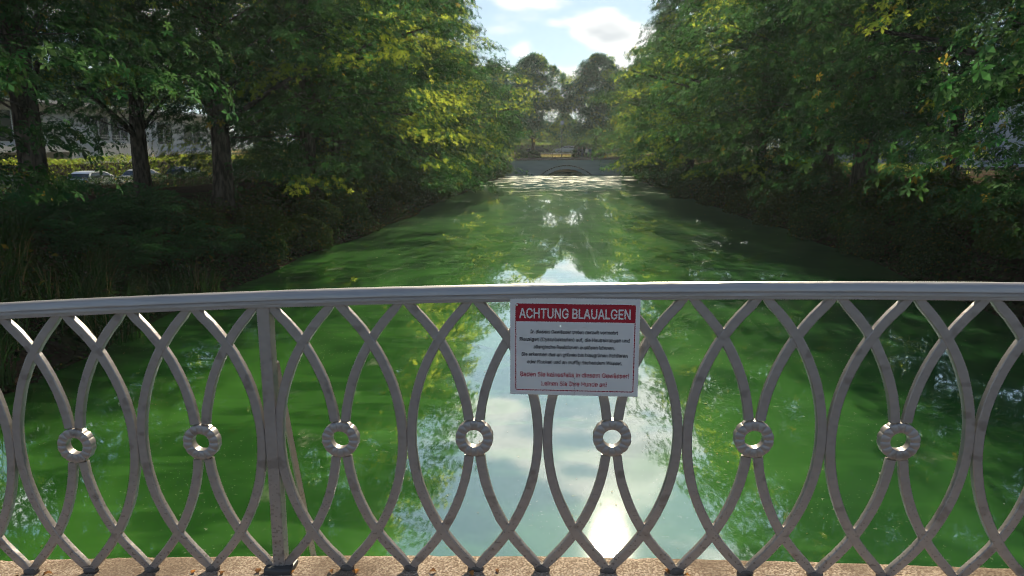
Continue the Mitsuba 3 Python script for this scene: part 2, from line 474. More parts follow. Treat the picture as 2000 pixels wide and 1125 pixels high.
def shoe(cx):
    z = float(zbase(cx))
    m = trimesh.creation.icosphere(subdivisions=3, radius=1.0)
    v = m.vertices * [.027, .016, .019]
    v = v * (1 + .35 * (meshkit.noise(v * 60 + cx * 9, 3)[:, None] - .5))
    m.vertices = v + [cx, YR - .001, z + .006]
    put(rl + '__foot', mikit.ply(m, 'old_iron', smooth=True))


for k in range(-2, 7):                                   # right panel: rosettes right of the post
    cx = .160 + PER * k
    lens(cx, False)
    lens(cx + PER / 2, True)
    shoe(cx), shoe(cx + PER / 2)
lens(.160 - 2 * PER - PER / 2, True, (1,))
for k in range(-2, 7):
    cx = .160 + PER * k
    put(rl + '__rosette', ring_ply, m=T().translate([cx, YR - .002, float(ztop(cx) + zbase(cx)) / 2 - .016]))
for k in range(0, 5):                                    # left panel
    cx = .160 - 3 * PER - GAP - PER * k
    lens(cx, False)
    lens(cx - PER / 2, True)
    shoe(cx), shoe(cx - PER / 2)
    put(rl + '__rosette', ring_ply, m=T().translate([cx, YR - .002, float(ztop(cx) + zbase(cx)) / 2 - .016]))
lens(.160 - 3 * PER - GAP + PER / 2, True, (-1,))


def rounded_box(x0, x1, y0, y1, z0, z1, r=.003):
    pts = np.array([[x, y, z] for x in (x0 + r, x1 - r) for y in (y0 + r, y1 - r) for z in (z0 + r, z1 - r)])
    b = trimesh.creation.icosphere(subdivisions=1, radius=r).vertices
    return trimesh.convex.convex_hull((pts[:, None] + b[None]).reshape(-1, 3))


zp = float(ztop(POST_X))
pm = rounded_box(POST_X - .0205, POST_X + .0205, YR - .016, YR + .028, zp - .99, zp - .05)
put(rl + '__post', mikit.ply(rough_edge(pm.subdivide().subdivide(), .003, 9), 'silver_paint', smooth=30))
br = tube([[POST_X + .012, YR + .035, 2.965], [POST_X + .012, YR + .12, 2.66], [POST_X + .012, YR + .30, 2.06]], .0125, 4)
put(rl + '__brace', mikit.ply(br, 'silver_paint'))
fm = rounded_box(POST_X - .05, POST_X + .05, YR - .04, YR + .04, float(zbase(POST_X)) - .01, float(zbase(POST_X)) + .022, .01)
put(rl + '__foot', mikit.ply(rough_edge(fm.subdivide(), .008, 3), 'dark_iron', smooth=40))
bolt = trimesh.creation.capsule(height=.02, radius=.0125)
bolt.apply_translation([.672, YR - .055, float(zbase(.672)) + .006])
put(rl + '__bolt', mikit.ply(bolt, 'dark_iron', smooth=True), 'dark rounded bolt on the coping')

# the sign
sg = thing('warning_sign', 'white and red warning sign about blue-green algae fixed to the railing', 'sign')
SX0, SX1, SZ1 = -.171, .2360, 3.2095
SW = SX1 - SX0
SH = .3175
YS = YR - .026
PXM = SW / 1100.0


def sgn(px, pz):
    """Sign layout units (1100 wide) to (x, z)."""
    return SX0 + (px - 145) * PXM, SZ1 - (pz - 185) * (SH / 810.0)


bd = rounded_box(SX0, SX1, YS, YS + .003, SZ1 - SH, SZ1, .0012)
holes = [trimesh.creation.cylinder(radius=.0024, height=.02, sections=20)]
hx, hz = sgn(575, 414)
holes[0].apply_transform(trimesh.transformations.rotation_matrix(math.pi / 2, [1, 0, 0]))
holes[0].apply_translation([hx, YS, hz])
try:
    bd = trimesh.boolean.difference([bd, holes[0]], engine='manifold')
except Exception:
    pass
put(sg + '__board', mikit.ply(bd, 'sign_white', smooth=30))


def flat(poly, y, thick, bsdf, key):
    """A shapely polygon in (x, z), standing THICK proud of depth y towards the viewer."""
    g = [trimesh.creation.extrude_polygon(p, thick, engine='earcut') for p in getattr(poly, 'geoms', [poly])]
    m = cat_mesh(g)
    v = m.vertices.copy()
    m.vertices = np.column_stack([v[:, 0], y - v[:, 2], v[:, 1]])
    m.fix_normals()
    return put(key, mikit.ply(m, bsdf))


fr0, fr1 = sgn(190, 957), sgn(1207, 232)
outer = sbox(fr0[0] + .006, fr0[1] + .006, fr1[0] - .006, fr1[1] - .006).buffer(.006)
inner = outer.buffer(-.0026)
band_bot = sgn(0, 378)[1]
band = outer.intersection(sbox(-9, band_bot, 9, 9))
frame = outer.difference(inner).intersection(sbox(-9, -9, 9, band_bot - .0002))
flat(band, YS, .0006, 'sign_red', sg + '__header_band')
flat(frame, YS, .0006, 'sign_red', sg + '__border_line')


def line(text, x0, x1, base, cap, bsdf, key, y, bold=False):
    (a, z), (b, _) = sgn(x0, base), sgn(x1, base)
    m = meshkit.text_mesh(text, cap * SH / 810.0, .0006, 2 if bold and cap < 30 else bold)
    lo, hi = m.bounds[0][0], m.bounds[1][0]
    v = m.vertices.copy()
    m.vertices = np.column_stack([a + (v[:, 0] - lo) * (b - a) / (hi - lo), y - v[:, 2], z + v[:, 1]])
    m.fix_normals()
    put(sg + '__' + key, mikit.ply(m, bsdf))


line('ACHTUNG BLAUALGEN', 222, 1165, 349, 78, 'sign_white', 'heading', YS - .0006, True)
for t_, a_, b_, z_ in (('In diesem Gewässer treten derzeit vermehrt', 318, 1065, 476), ('Blaualgen (Cyanobakterien) auf, die Hautreizungen und', 228, 1163, 539),
                       ('allergische Reaktionen auslösen können.', 347, 1040, 602), ('Sie erkennen das an grünen bis blaugrünen Schlieren', 243, 1150, 665),
                       ('oder Flocken und an muffig riechendem Wasser.', 290, 1105, 728)):
    line(t_, a_, b_, z_, 28, 'sign_black', 'text_line', YS, True)
line('Baden Sie keinesfalls in diesem Gewässer!', 234, 1165, 838, 37, 'sign_red', 'red_text_line', YS, True)
line('Leinen Sie Ihre Hunde an!', 418, 978, 914, 37, 'sign_red', 'red_text_line', YS, True)
for px, pz in ((203, 246), (1181, 228), (775, 414)):
    x_, z_ = sgn(px, pz)
    c_ = trimesh.creation.icosphere(subdivisions=2, radius=.0036)
    c_.vertices = c_.vertices * [1, .45, 1] + [x_, YS - .0008, z_]
    put(sg + '__screw', mikit.ply(c_, 'steel', smooth=True))
x_, z_ = sgn(701, 910)
put(sg + '__crack', mikit.ply(bx(x_ - .0004, x_ + .0004, YS - .0007, YS + .001, sgn(0, 992)[1], sgn(0, 838)[1]), 'sign_black'))


# dry leaves lying on the coping
def dry_leaf(seed, s):
    r = np.random.default_rng(seed)
    n = 9
    t = np.linspace(0, 1, n)
    w = np.sin(np.pi * t ** .8) * .34 * (1 + .25 * r.normal(size=n))
    z = .22 * np.sin(np.pi * t) * r.uniform(.3, 1) + .05
    V = np.concatenate([np.column_stack([t, -w, z + .18 * w * 2]), np.column_stack([t, w * 0, z]), np.column_stack([t, w, z + .2 * w * 2])]) * s
    i = np.arange(n - 1)
    q = np.concatenate([np.stack([i, i + 1, i + 1 + n, i + n], 1), np.stack([i + n, i + 1 + n, i + 1 + 2 * n, i + 2 * n], 1)])
    return V, q


scene['dry_leaf_brown'] = two({'type': 'diffuse', 'reflectance': rgb(.20, .10, .045)})
scene['dry_leaf_orange'] = two({'type': 'diffuse', 'reflectance': rgb(.42, .19, .06)})
ORD2 = ['second', 'first', 'fourth', 'third', 'eighth', 'seventh', 'ninth', 'tenth', 'eleventh', 'thirteenth', 'twelfth', 'fifth', 'sixth', 'last']
for i, (lx, ly, s, b) in enumerate(((-1.81, 2.285, .036, 'brown'), (-1.95, 2.275, .03, 'brown'), (-1.18, 2.285, .028, 'brown'), (-1.29, 2.27, .026, 'orange'), (-.70, 2.265, .03, 'orange'), (-.80, 2.285, .024, 'brown'),
                                    (-.45, 2.28, .026, 'brown'), (-.31, 2.285, .032, 'orange'), (-.22, 2.30, .026, 'brown'), (.43, 2.275, .024, 'orange'), (.36, 2.285, .03, 'brown'), (-1.05, 2.27, .03, 'brown'), (-.93, 2.262, .026, 'orange'), (1.2, 2.28, .022, 'brown'))):
    put('dry_leaf', mikit.ply(dry_leaf(i, s), 'dry_leaf_' + b, smooth=True), f'{ORD2[i]} dry leaf from the left end of the pebbled coping, {b}', 'leaf', 'dry leaves on the coping',
        m=T().translate([lx, ly, float(zbase(lx)) + .001]).rotate([0, 0, 1], float(RNG.uniform(0, 360))))

# ------------------------------------------------------------------ trees


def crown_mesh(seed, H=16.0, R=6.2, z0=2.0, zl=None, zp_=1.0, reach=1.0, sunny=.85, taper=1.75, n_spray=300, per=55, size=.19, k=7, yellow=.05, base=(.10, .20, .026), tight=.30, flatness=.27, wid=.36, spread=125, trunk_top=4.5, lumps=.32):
    """(leaf mesh, trunk mesh) of a broad tree whose leaves hang in layered sprays round a ragged outline."""
    r = np.random.default_rng(seed)
    t = np.clip(r.beta(1.25, 1.15, n_spray), .01, .99)
    az = r.uniform(0, 2 * np.pi, n_spray)
    prof = np.where(t < .25, .80 + .2 * np.sqrt(np.clip(t / .25, 0, 1)), np.clip(1 - (np.clip(t - .25, 0, 1) / .77) ** taper, .06, 1))
    lump = 1 + lumps * (meshkit.noise(np.stack([np.cos(az) * 2.1 + seed, np.sin(az) * 2.1, t * 4.2], -1), seed) - .5) * 2
    shell = np.where(r.random(n_spray) < .80, r.uniform(.80, 1.06, n_spray), r.uniform(.3, .8, n_spray))
    rad = R * prof * lump * shell
    zb_ = z0 if zl is None else z0 + (zl - z0) * (.5 - .5 * np.cos(az)) ** zp_
    z = zb_ + (H - zb_) * t
    c = np.stack([rad * np.cos(az) * np.where(np.cos(az) > 0, 1 + (reach - 1) * np.clip((.55 - t) * 4, 0, 1), 1.0), rad * np.sin(az), z], -1)
    o = np.stack([np.cos(az), np.sin(az), az * 0], -1)
    L = r.uniform(.75, 1.35, n_spray) * (.65 + .35 * prof)
    spray_tone = 1 + .16 * r.normal(size=n_spray)
    spray_y = r.random(n_spray) < np.where((shell > .86) & (np.cos(az) > -.3), sunny * np.clip((meshkit.noise(np.stack([np.cos(az) * 2.6, np.sin(az) * 2.6 + 4, t * 5.5], -1), seed + 50) - .42) * 4, 0, 1), .04)  # sunlit tips painted in: share of outer canal-side sprays coloured paler
    n = n_spray * per
    idx = np.repeat(np.arange(n_spray), per)
    u = r.uniform(-1, 1, n)
    w = r.normal(size=n) * .42
    h = r.normal(size=n) * .5
    side = np.cross(np.array([0, 0, 1.0]), o)
    Ls = L[idx]
    droop = (.16 + .55 * np.clip(u + .3, 0, 2) ** 1.6) * .42
    pos = c[idx] + o[idx] * (u * Ls)[:, None] + side[idx] * (w * Ls * (1.15 - .45 * u))[:, None]
    pos[:, 2] += (h * flatness - droop - .35 * np.abs(w) ** 1.5) * Ls
    up = np.array([0, 0, 1.0])
    nr = up[None] * .75 + o[idx] * (.35 + .75 * np.clip(u, 0, 1))[:, None] + side[idx] * (w * .45)[:, None] + r.normal(size=(n, 3)) * tight
    out = o[idx] * 1.0 + side[idx] * (w * 1.4)[:, None] + r.normal(size=(n, 3)) * .5 - up * .25
    col = leaf_cols(n, r, base, yellow) * spray_tone[idx][:, None]
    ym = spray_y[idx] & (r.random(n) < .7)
    col[ym] = col[ym] * .25 + np.array([.62, .70, .08]) * .75  # yellow-green of sunlit leaf tips put into the colour
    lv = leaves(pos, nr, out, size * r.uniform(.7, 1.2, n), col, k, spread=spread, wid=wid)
    # trunk, limbs and the twigs that carry the sprays
    ms = []
    tz = np.array([-.5, 0, .25, .8, 1.6, 3, trunk_top, trunk_top + 3, H * .8])
    tr = np.array([.56, .50, .41, .36, .33, .31, .29, .19, .05])
    ox, oy = np.cumsum(r.normal(size=len(tz)) * .05), np.cumsum(r.normal(size=len(tz)) * .05)
    ms.append(tube(np.stack([ox, oy, tz], -1), tr, 14))
    order = np.argsort(-rad)
    for q in range(0, n_spray, 5):
        s0 = np.clip(z[q] - rad[q] * r.uniform(.35, .75), 2.2 + .8 * r.random(), H * .78)
        b0 = np.array([np.interp(s0, tz, ox), np.interp(s0, tz, oy), s0])
        e = c[q] + o[q] * L[q] * .4
        mid = (b0 + e) / 2 + np.array([0, 0, .10 * rad[q]]) + r.normal(size=3) * .25
        e[2] -= .1
        th = .075 if q % 25 == 0 else .018
        ms.append(tube([b0, b0 * .55 + mid * .45 + [0, 0, .05], mid, mid * .4 + e * .6, e], np.array([1, .8, .6, .35, .12]) * th * (1 + .12 * rad[q]), 5))
    return leafply(lv), mikit.ply(cat_mesh(ms), 'bark', smooth=True)


def proto_tree(pid, *a, **k):
    lf, tk = crown_mesh(*a, **k)
    scene[pid + '_leaves'] = {'type': 'shapegroup', 'crown': lf}
    scene[pid + '_wood'] = {'type': 'shapegroup', 'wood': tk}
    return pid


def plant_tree(name, pid, x, y, label, cat='tree', group=None, s=1.0, sz=None, rot=None, z=None, trunk='trunk'):
    key = thing(name, label, cat, group)
    rot = RNG.uniform(0, 360) if rot is None else rot
    z = float(height(x, y)) if z is None else z
    m = T().translate([x, y, z]).rotate([0, 0, 1], float(rot)).scale([s, s, sz or s])
    scene[key + '__crown'] = {'type': 'instance', 'to_world': m, 'g': {'type': 'ref', 'id': pid + '_leaves'}}
    scene[key + '__' + trunk] = {'type': 'instance', 'to_world': m, 'g': {'type': 'ref', 'id': pid + '_wood'}}
    return key


# crowns hang low on the canal side (local +x) and higher over the paths
NEAR = dict(H=17.0, R=6.1, size=.155, k=5, wid=.44, yellow=.015, base=(.054, .128, .042))
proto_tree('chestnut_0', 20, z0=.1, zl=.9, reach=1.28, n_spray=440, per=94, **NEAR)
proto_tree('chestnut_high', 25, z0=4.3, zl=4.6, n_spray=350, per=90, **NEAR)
proto_tree('chestnut_shade', 29, z0=-.2, zl=1.0, reach=1.28, sunny=0, n_spray=420, per=92, **NEAR)  # outer canal-side sprays here get no painted sun
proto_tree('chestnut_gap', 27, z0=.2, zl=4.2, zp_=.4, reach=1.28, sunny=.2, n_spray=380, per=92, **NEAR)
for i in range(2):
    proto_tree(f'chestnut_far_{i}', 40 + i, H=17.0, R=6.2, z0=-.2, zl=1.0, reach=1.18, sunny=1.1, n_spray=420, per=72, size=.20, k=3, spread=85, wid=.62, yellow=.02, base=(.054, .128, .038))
ORD = ['first', 'second', 'third', 'fourth', 'fifth', 'sixth', 'seventh', 'eighth', 'ninth', 'tenth', 'eleventh', 'twelfth', 'thirteenth']
LEFT = [(-13.9, 9.6, 1.05), (-13.6, 18.3, 1.0), (-12.3, 25.6, .98), (-11.9, 34, 1.1), (-13.4, 42.5, .80), (-12.6, 50, .92), (-12.2, 58, .98), (-11.9, 67, 1.1), (-14.5, 80, .78), (-13.8, 90, .80), (-13.2, 100, .84)]
RIGHT = [(14.0, 11.0, 1.0), (13.4, 20.5, 1.04), (12.1, 31.6, 1.08), (13.8, 40.5, .84), (12.3, 49, 1.06), (13.4, 60, .84), (11.3, 70, 1.12), (12.7, 82, .84), (12.4, 92, .88), (12.2, 101, .90)]
for side_, rows in (('left', LEFT), ('right', RIGHT)):
    for i, (x, y, s) in enumerate(rows):
        pid = 'chestnut_0' if y < 46 else f'chestnut_far_{i % 2}'
        if side_ == 'left' and i in (0, 1, 2):
            pid = 'chestnut_high' if i == 1 else 'chestnut_gap'
        if side_ == 'right' and i < 2:
            pid = 'chestnut_shade'
        if side_ == 'right' and i in (2, 3):
            pid = 'chestnut_gap'
        plant_tree('chestnut_tree', pid, x, y, f'{ORD[i]} chestnut tree from the railing in the waterside row on the {side_} bank', 'tree', f'chestnut trees along the {side_} bank', s, rot={('left', 2): -28, ('left', 0): 24}.get((side_, i)) if side_ == 'left' and i in (0, 2) else (0 if side_ == 'left' else 180) + 35 * math.sin(i * 1.7))
for i, (x, y) in enumerate([(-17.3, 29.5), (-18.5, 39), (-17.2, 49.4), (-18.4, 60), (-18, 72)]):
    plant_tree('chestnut_tree', 'chestnut_high' if i < 2 else f'chestnut_far_{i % 2}', x, y, f'{ORD[i]} tree from the railing in the row behind the left path', 'tree', 'trees behind the left path', .95)
for i, (x, y) in enumerate([(20.5, 27), (20, 40), (21, 53), (20.4, 66)]):
    plant_tree('chestnut_tree', 'chestnut_high' if i < 2 else f'chestnut_far_{(i + 1) % 2}', x, y, f'{ORD[i]} tree from the railing in the row behind the right bank trees', 'tree', 'trees behind the right bank row', .95)

proto_tree('lime', 61, H=17.6, R=5.0, z0=3.6, taper=4.5, n_spray=600, per=50, size=.30, k=3, spread=85, wid=.6, yellow=.01, base=(.030, .115, .048), flatness=.5, tight=.6, trunk_top=6, lumps=.85)
proto_tree('lime_wide', 66, H=17.6, R=4.9, z0=3.6, taper=3.2, n_spray=600, per=50, size=.30, k=3, spread=85, wid=.6, yellow=.01, base=(.030, .115, .048), flatness=.5, tight=.6, trunk_top=6, lumps=1.0)
proto_tree('small', 62, H=9.0, R=3.4, z0=1.4, n_spray=220, per=44, size=.27, k=3, spread=85, wid=.6, yellow=.03, base=(.15, .26, .05), flatness=.5, tight=.6, trunk_top=2.5, lumps=.4)
plant_tree('lime_tree', 'lime', -5.7, 135, 'tall dark lime tree left of the sky gap beyond the far bridge', s=1.0)
plant_tree('lime_tree', 'lime_wide', 5.2, 135, 'tall dark lime tree right of the sky gap beyond the far bridge', s=1.0)
plant_tree('lime_tree', 'lime_wide', -13.5, 141, 'lime tree half hidden at the left end of the far bridge', s=.95)
plant_tree('lime_tree', 'lime', 13.8, 140, 'lime tree half hidden at the right end of the far bridge', s=.98)
for i, (x, y, s) in enumerate([(-.6, 176, 1.0), (1.9, 170, .8), (-7.5, 174, .75), (7, 178, .9), (12, 172, .85), (-13, 178, 1.1), (19, 176, 1.2), (-20, 180, 1.2)]):
    nm = ['tallest of the small trees, centred under the sky gap', 'small bright tree right of the sky gap beyond the street', 'small sunlit tree behind the left lime trunk', 'small sunlit tree behind the right lime trunk',
          'sunlit tree further right beyond the street', 'tree at the left beyond the far street', 'tree at the far right beyond the street', 'outermost left tree beyond the far street'][i]
    plant_tree('small_tree', 'small', x, y, nm, 'tree', 'small trees beyond the far street', s)
TH = ['first', 'second', 'third', 'fourth', 'fifth', 'sixth', 'seventh', 'eighth', 'ninth', 'tenth', 'eleventh', 'twelfth', 'thirteenth', 'fourteenth', 'fifteenth', 'sixteenth']
for i in range(16):
    x = -75 + 10 * i + RNG.uniform(-2, 2)
    plant_tree('background_tree', 'lime', x, 225 + RNG.uniform(-8, 8), f'{TH[i]} distant tree from the left in the belt far behind the bridge', 'tree', 'distant trees behind the bridge', .78, sz=.48 + .12 * RNG.random())

for i, (x, y) in enumerate([(-66, 58), (-64, 70), (-67, 83), (-65, 96), (-58, 46), (-66, 110)]):
    plant_tree('garden_tree', f'lime{"_wide" * (i % 2)}', x, y, f'{ORD[i]} tall tree from the railing behind the white building', 'tree', 'trees behind the white building', .85)

# ------------------------------------------------------------------ bank plants


def undergrowth(side, seed, n=70000):
    r = np.random.default_rng(seed)
    y = 2.5 + 104 * r.random(n) ** 1.7
    d = .0 + 4.2 * r.random(n) ** 1.25
    x = np.where(side < 0, edge_l(y) - d, edge_r(y) + d)
    clump = meshkit.noise(np.stack([x * .8, y * .8, x * 0], -1), seed)
    keep = r.random(n) < .25 + clump
    x, y, d, clump = x[keep], y[keep], d[keep], clump[keep]
    n = len(x)
    hgt = r.random(n) ** 1.4 * (.12 + .85 * np.clip(clump - .25, 0, 1)) * np.clip(.5 + d, 0, 1.1)
    pos = np.stack([x - side * .0, y, height(x, y) + .02 + hgt], -1)
    out = np.stack([np.full(n, -side * 1.0), np.zeros(n), np.zeros(n)], -1) + r.normal(size=(n, 3)) * .8
    col = leaf_cols(n, r, (.05, .095, .03), .05, .5)
    brown = r.random(n) < .22
    col[brown] = np.array([.10, .065, .04]) * (1 + .3 * r.normal(size=(brown.sum(), 1)))
    return leaves(pos, np.array([[0, 0, 1.0]]) + r.normal(size=(n, 3)) * .6 - np.array([[side * .5, 0, 0]]), out, r.uniform(.05, .15, n) * (1 + y / 60), np.clip(col, .01, 1), 1, 0, .5, .3)


put('undergrowth', leafply(undergrowth(-1, 71)), 'low leafy ground cover on the left canal bank', kind='stuff')
put('undergrowth', leafply(undergrowth(1, 72)), 'low leafy ground cover on the right canal bank', kind='stuff')


def shrub_mesh(seed, n=5200, size=.10, base=(.05, .10, .024)):
    r = np.random.default_rng(seed)
    a, b = r.uniform(0, 2 * np.pi, n), np.arccos(r.uniform(-.25, 1, n))
    dirs = np.stack([np.sin(b) * np.cos(a), np.sin(b) * np.sin(a), np.cos(b)], -1)
    rad = (.62 + .55 * meshkit.fbm(dirs * 2.6 + seed, 3, seed)) * r.uniform(.55, 1.0, n) ** .5
    pos = dirs * rad[:, None] * [1, 1, .95] + [0, 0, .18]
    tw = [tube([[0, 0, -.1], list(dirs[i] * .3 + [0, 0, .15]), list(dirs[i] * rad[i] * .95 + [0, 0, .18])], [.022, .013, .005], 4) for i in range(60)]
    lv = leaves(pos, dirs + [0, 0, .7] + r.normal(size=(n, 3)) * .5, dirs + r.normal(size=(n, 3)) * .4, size * r.uniform(.6, 1.3, n), leaf_cols(n, r, base, .05, .4), 1, 0, .55, .3)
    return leafply(lv), mikit.ply(cat_mesh(tw), 'bark')


for i in range(2):
    lf, tk = shrub_mesh(80 + i, base=((.06, .12, .036), (.075, .13, .032))[i])
    scene[f'shrub_{i}_leaves'] = {'type': 'shapegroup', 'crown': lf}
    scene[f'shrub_{i}_wood'] = {'type': 'shapegroup', 'wood': tk}
more_l = [(-9.7, 22.2, .95), (-9.6, 26.3, 1.0), (-9.5, 31, 1.1), (-10.7, 36.5, 1.1), (-11.3, 41, 1.3), (-11, 46, 1.3), (-11.4, 53, 1.5), (-11, 60, 1.6), (-9.5, 45.5, .8), (-9.4, 52, 1.0)]
more_r = [(12.6, 16, 1.3), (12.4, 21.5, 1.3), (10.6, 21.6, .9), (12.5, 26, 1.3), (10.5, 26.2, .9), (12.2, 30, 1.2), (10.4, 31.5, 1.0), (10.4, 37, 1.1), (12.3, 37.5, 1.4), (10.2, 43, 1.1), (12.2, 44, 1.4), (9.9, 49.5, 1.2), (9.4, 57, 1.4)]
lshr = [(-10.6, 20.5, .8), (-10.4, 24.5, 1.0), (-10.0, 29, .9), (-10.2, 33, 1.0), (-9.9, 38, .9), (-10.1, 43, 1.1), (-9.8, 49, 1.1), (-9.9, 56, 1.3), (-9.7, 64, 1.4), (-9.6, 72, 1.6), (-9.8, 81, 1.8), (-9.6, 90, 2.0), (-9.5, 98, 2.1)]
rshr = [(11.6, 14.5, 1.0), (11.4, 19, 1.0), (11.5, 24, 1.0), (11.0, 28.5, .9), (11.3, 34.5, 1.0), (11.2, 40, 1.1), (11, 46, 1.1), (10.7, 53, 1.2), (10.2, 61, 1.4), (9.9, 70, 1.5), (9.9, 79, 1.7), (9.8, 88, 1.9), (9.7, 97, 2.1)]
for nm, lst in (('left', lshr), ('right', rshr)):
    for i, (x, y, s) in enumerate(lst):
        plant_tree('bank_shrub', f'shrub_{i % 2}', x, y, f'{ORD[i]} leafy shrub from the railing at the waterline of the {nm} bank', 'shrub', f'shrubs on the {nm} bank', s * 1.25, sz=s * 1.05, trunk='stem')


def frond_mesh(seed, L=1.0):
    r = np.random.default_rng(seed)
    t = np.linspace(0, 1, 26)
    ax = np.stack([t * L * .9, t * 0, L * (.62 * t - .72 * t ** 2.3)], -1)
    tang = norm(np.gradient(ax, axis=0))
    P, D, S = [], [], []
    for i in range(2, 26):
        w = L * .34 * math.sin(math.pi * min(1, .12 + t[i] * .88)) ** .8 + .02
        for s in (-1, 1):
            for f in np.linspace(.15, 1, 6):
                P.append(ax[i] + np.array([.15 * w * f, s * w * f, -.18 * w * f * f]))
                D.append(tang[i] * .8 + np.array([0, s * .8, -.3]))
                S.append(.085 * L * (1.15 - .5 * f))
    P, D, S = np.array(P), np.array(D), np.array(S)
    n = len(P)
    return leaves(P + r.normal(size=P.shape) * .008, np.array([[0, 0, 1.0]]) + r.normal(size=(n, 3)) * .3, D, S, leaf_cols(n, r, (.065, .18, .06), 0, .3), 1, 0, .38, .25)


frond_plys = [leafply(frond_mesh(90 + i)) for i in range(3)]
ferns = [(-12.3, 16.6, 1.5), (-11.6, 17.6, 1.4), (-11.0, 18.8, 1.6), (-10.3, 16.8, 1.35), (-10.1, 18.6, 1.5), (-9.9, 20.3, 1.35), (-11.7, 19.8, 1.5), (-10.9, 15.6, 1.3), (-12.6, 14.8, 1.4)]
fl = ['nearest the big left trunk', 'below the left path edge', 'in the middle of the left slope', 'low on the slope toward the reeds', 'arching over the left waterline', 'furthest along the left waterline', 'on the upper slope under the third tree', 'beside the reeds', 'behind the reeds at the trunk foot']
for (x, y, s), l in zip(ferns, fl):
    key = thing('feathery_shrub', 'dark green feathery shrub ' + l, 'shrub', 'feathery shrubs on the left bank')
    zz = float(height(x, y))
    for j in range(13):
        m = T().translate([x, y, zz + .15]).rotate([0, 0, 1], float(j * 137.5)).rotate([0, 1, 0], float(-58 + 62 * (j / 12.0))).scale(s * float(RNG.uniform(.75, 1.1)))
        put(key + '__frond', frond_plys[j % 3], m=m)


def reed_mesh(seed, n=150, H=1.05):
    r = np.random.default_rng(seed)
    V, F, C = [], [], []
    for i in range(n):
        a, rr = r.uniform(0, 2 * np.pi), .55 * math.sqrt(r.random())
        h = H * r.uniform(.55, 1.15)
        lean = r.uniform(.1, .75)
        d = np.array([math.cos(a + r.normal() * .8), math.sin(a + r.normal() * .8), 0])
        t = np.linspace(0, 1, 6)
        c = np.array([rr * math.cos(a), rr * math.sin(a), -.1])[None] + d[None] * (h * lean * t ** 2.1)[:, None] + np.array([0, 0, 1.0])[None] * (h * (t - .35 * lean * t ** 2.6))[:, None]
        w = .011 * (1 - t ** 2.2 * .92)
        s = np.cross(d, [0, 0, 1.0])
        o = sum(len(v) for v in V)
        V.append(np.concatenate([c - s * w[:, None], c + s * w[:, None]]))
        k = np.arange(5)
        F.append(np.concatenate([np.stack([k, k + 1, k + 7], 1), np.stack([k, k + 7, k + 6], 1)]) + o)
        col = np.array([.045, .095, .025]) if r.random() > .12 else np.array([.20, .16, .07])
        C.append(np.repeat((col * r.uniform(.7, 1.3))[None], 12, 0))
    return np.concatenate(V), np.concatenate(F), np.concatenate(C)


reed_plys = [leafply(reed_mesh(100 + i), 'blade') for i in range(3)]
reeds = [(-9.6, 9.6), (-10.3, 10.6), (-9.5, 11.2), (-11.0, 11.6), (-10.2, 12.3), (-9.5, 12.9), (-10.9, 13.3), (-11.8, 12.6), (-9.9, 14.1), (-9.3, 14.6), (-11.6, 14.2), (-10.4, 15.0), (-9.3, 16.2), (-9.2, 17.6), (-12.4, 13.4), (-9.0, 10.2), (-8.9, 13.4), (-8.8, 8.2), (-9.7, 8.0), (-10.9, 9.6)]
reeds.sort(key=lambda q: q[1])
TH20 = ORD[:13] + ['fourteenth', 'fifteenth', 'sixteenth', 'seventeenth', 'eighteenth', 'nineteenth', 'farthest']
for i, (x, y) in enumerate(reeds):
    put('reed_clump', reed_plys[i % 3], f'{TH20[i]} clump of arching reed blades from the railing on the dark left waterside', 'reeds', 'reed clumps on the left bank',
        m=T().translate([x, y, float(height(x, y))]).rotate([0, 0, 1], float(RNG.uniform(0, 360))).scale(float(RNG.uniform(.85, 1.2))))


for nm, lst in (('left', more_l), ('right', more_r)):
    for i, (x, y, s) in enumerate(lst):
        plant_tree('bank_bush', f'shrub_{i % 2}', x, y, f'{ORD[i]} bush from the railing among those added up the {nm} slope'.replace('among those added up', 'of the second line on'), 'bush', f'bushes of the second line on the {nm} bank', s * 1.2, sz=s * 1.1, trunk='stem')


# ------------------------------------------------------------------ floating bits on the water
def flecks(seed, n=3600):
    r = np.random.default_rng(seed)
    y = 2.6 + 62 * r.random(n) ** 1.8
    x = r.uniform(-8.6, 9.4, n)
    g = meshkit.fbm(np.stack([x * .5, y * .35, x * 0], -1), 4, 12)
    keep = r.random(n) < np.clip((g - .38) * 4.0, .06, 1)
    x, y = x[keep], y[keep]
    n = len(x)
    k = 5
    s = r.uniform(.0025, .009, n) * (1 + (r.random(n) < .05) * 2.2) * (1 + y / 45)
    an = np.arange(k) * 2 * np.pi / k
    ph = r.uniform(0, 6.28, n)
    V = np.stack([x[:, None] + s[:, None] * np.cos(an + ph[:, None]), y[:, None] + s[:, None] * np.sin(an + ph[:, None]) * 1.2, np.full((n, k), .006) + .004 * r.random((n, k))], -1).reshape(-1, 3)
    b = np.arange(n) * k
    F = np.concatenate([np.stack([b, b + i, b + i + 1], 1) for i in range(1, k - 1)])
    c = np.array([[.30, .34, .14], [.42, .40, .22], [.16, .24, .06], [.32, .20, .09], [.5, .5, .42]])[r.integers(0, 5, n)]
    return V, F, np.repeat(c, k, 0)


scene['fleck'] = two({'type': 'diffuse', 'reflectance': {'type': 'mesh_attribute', 'name': 'vertex_color'}})
put('floating_debris', leafply(flecks(5), 'fleck'), 'small floating leaf bits and algae flakes on the canal', kind='stuff')

# ------------------------------------------------------------------ far bridge
fb = thing('arched_bridge', 'low grey arched bridge closing the far end of the canal', 'bridge')
YB = 106.0


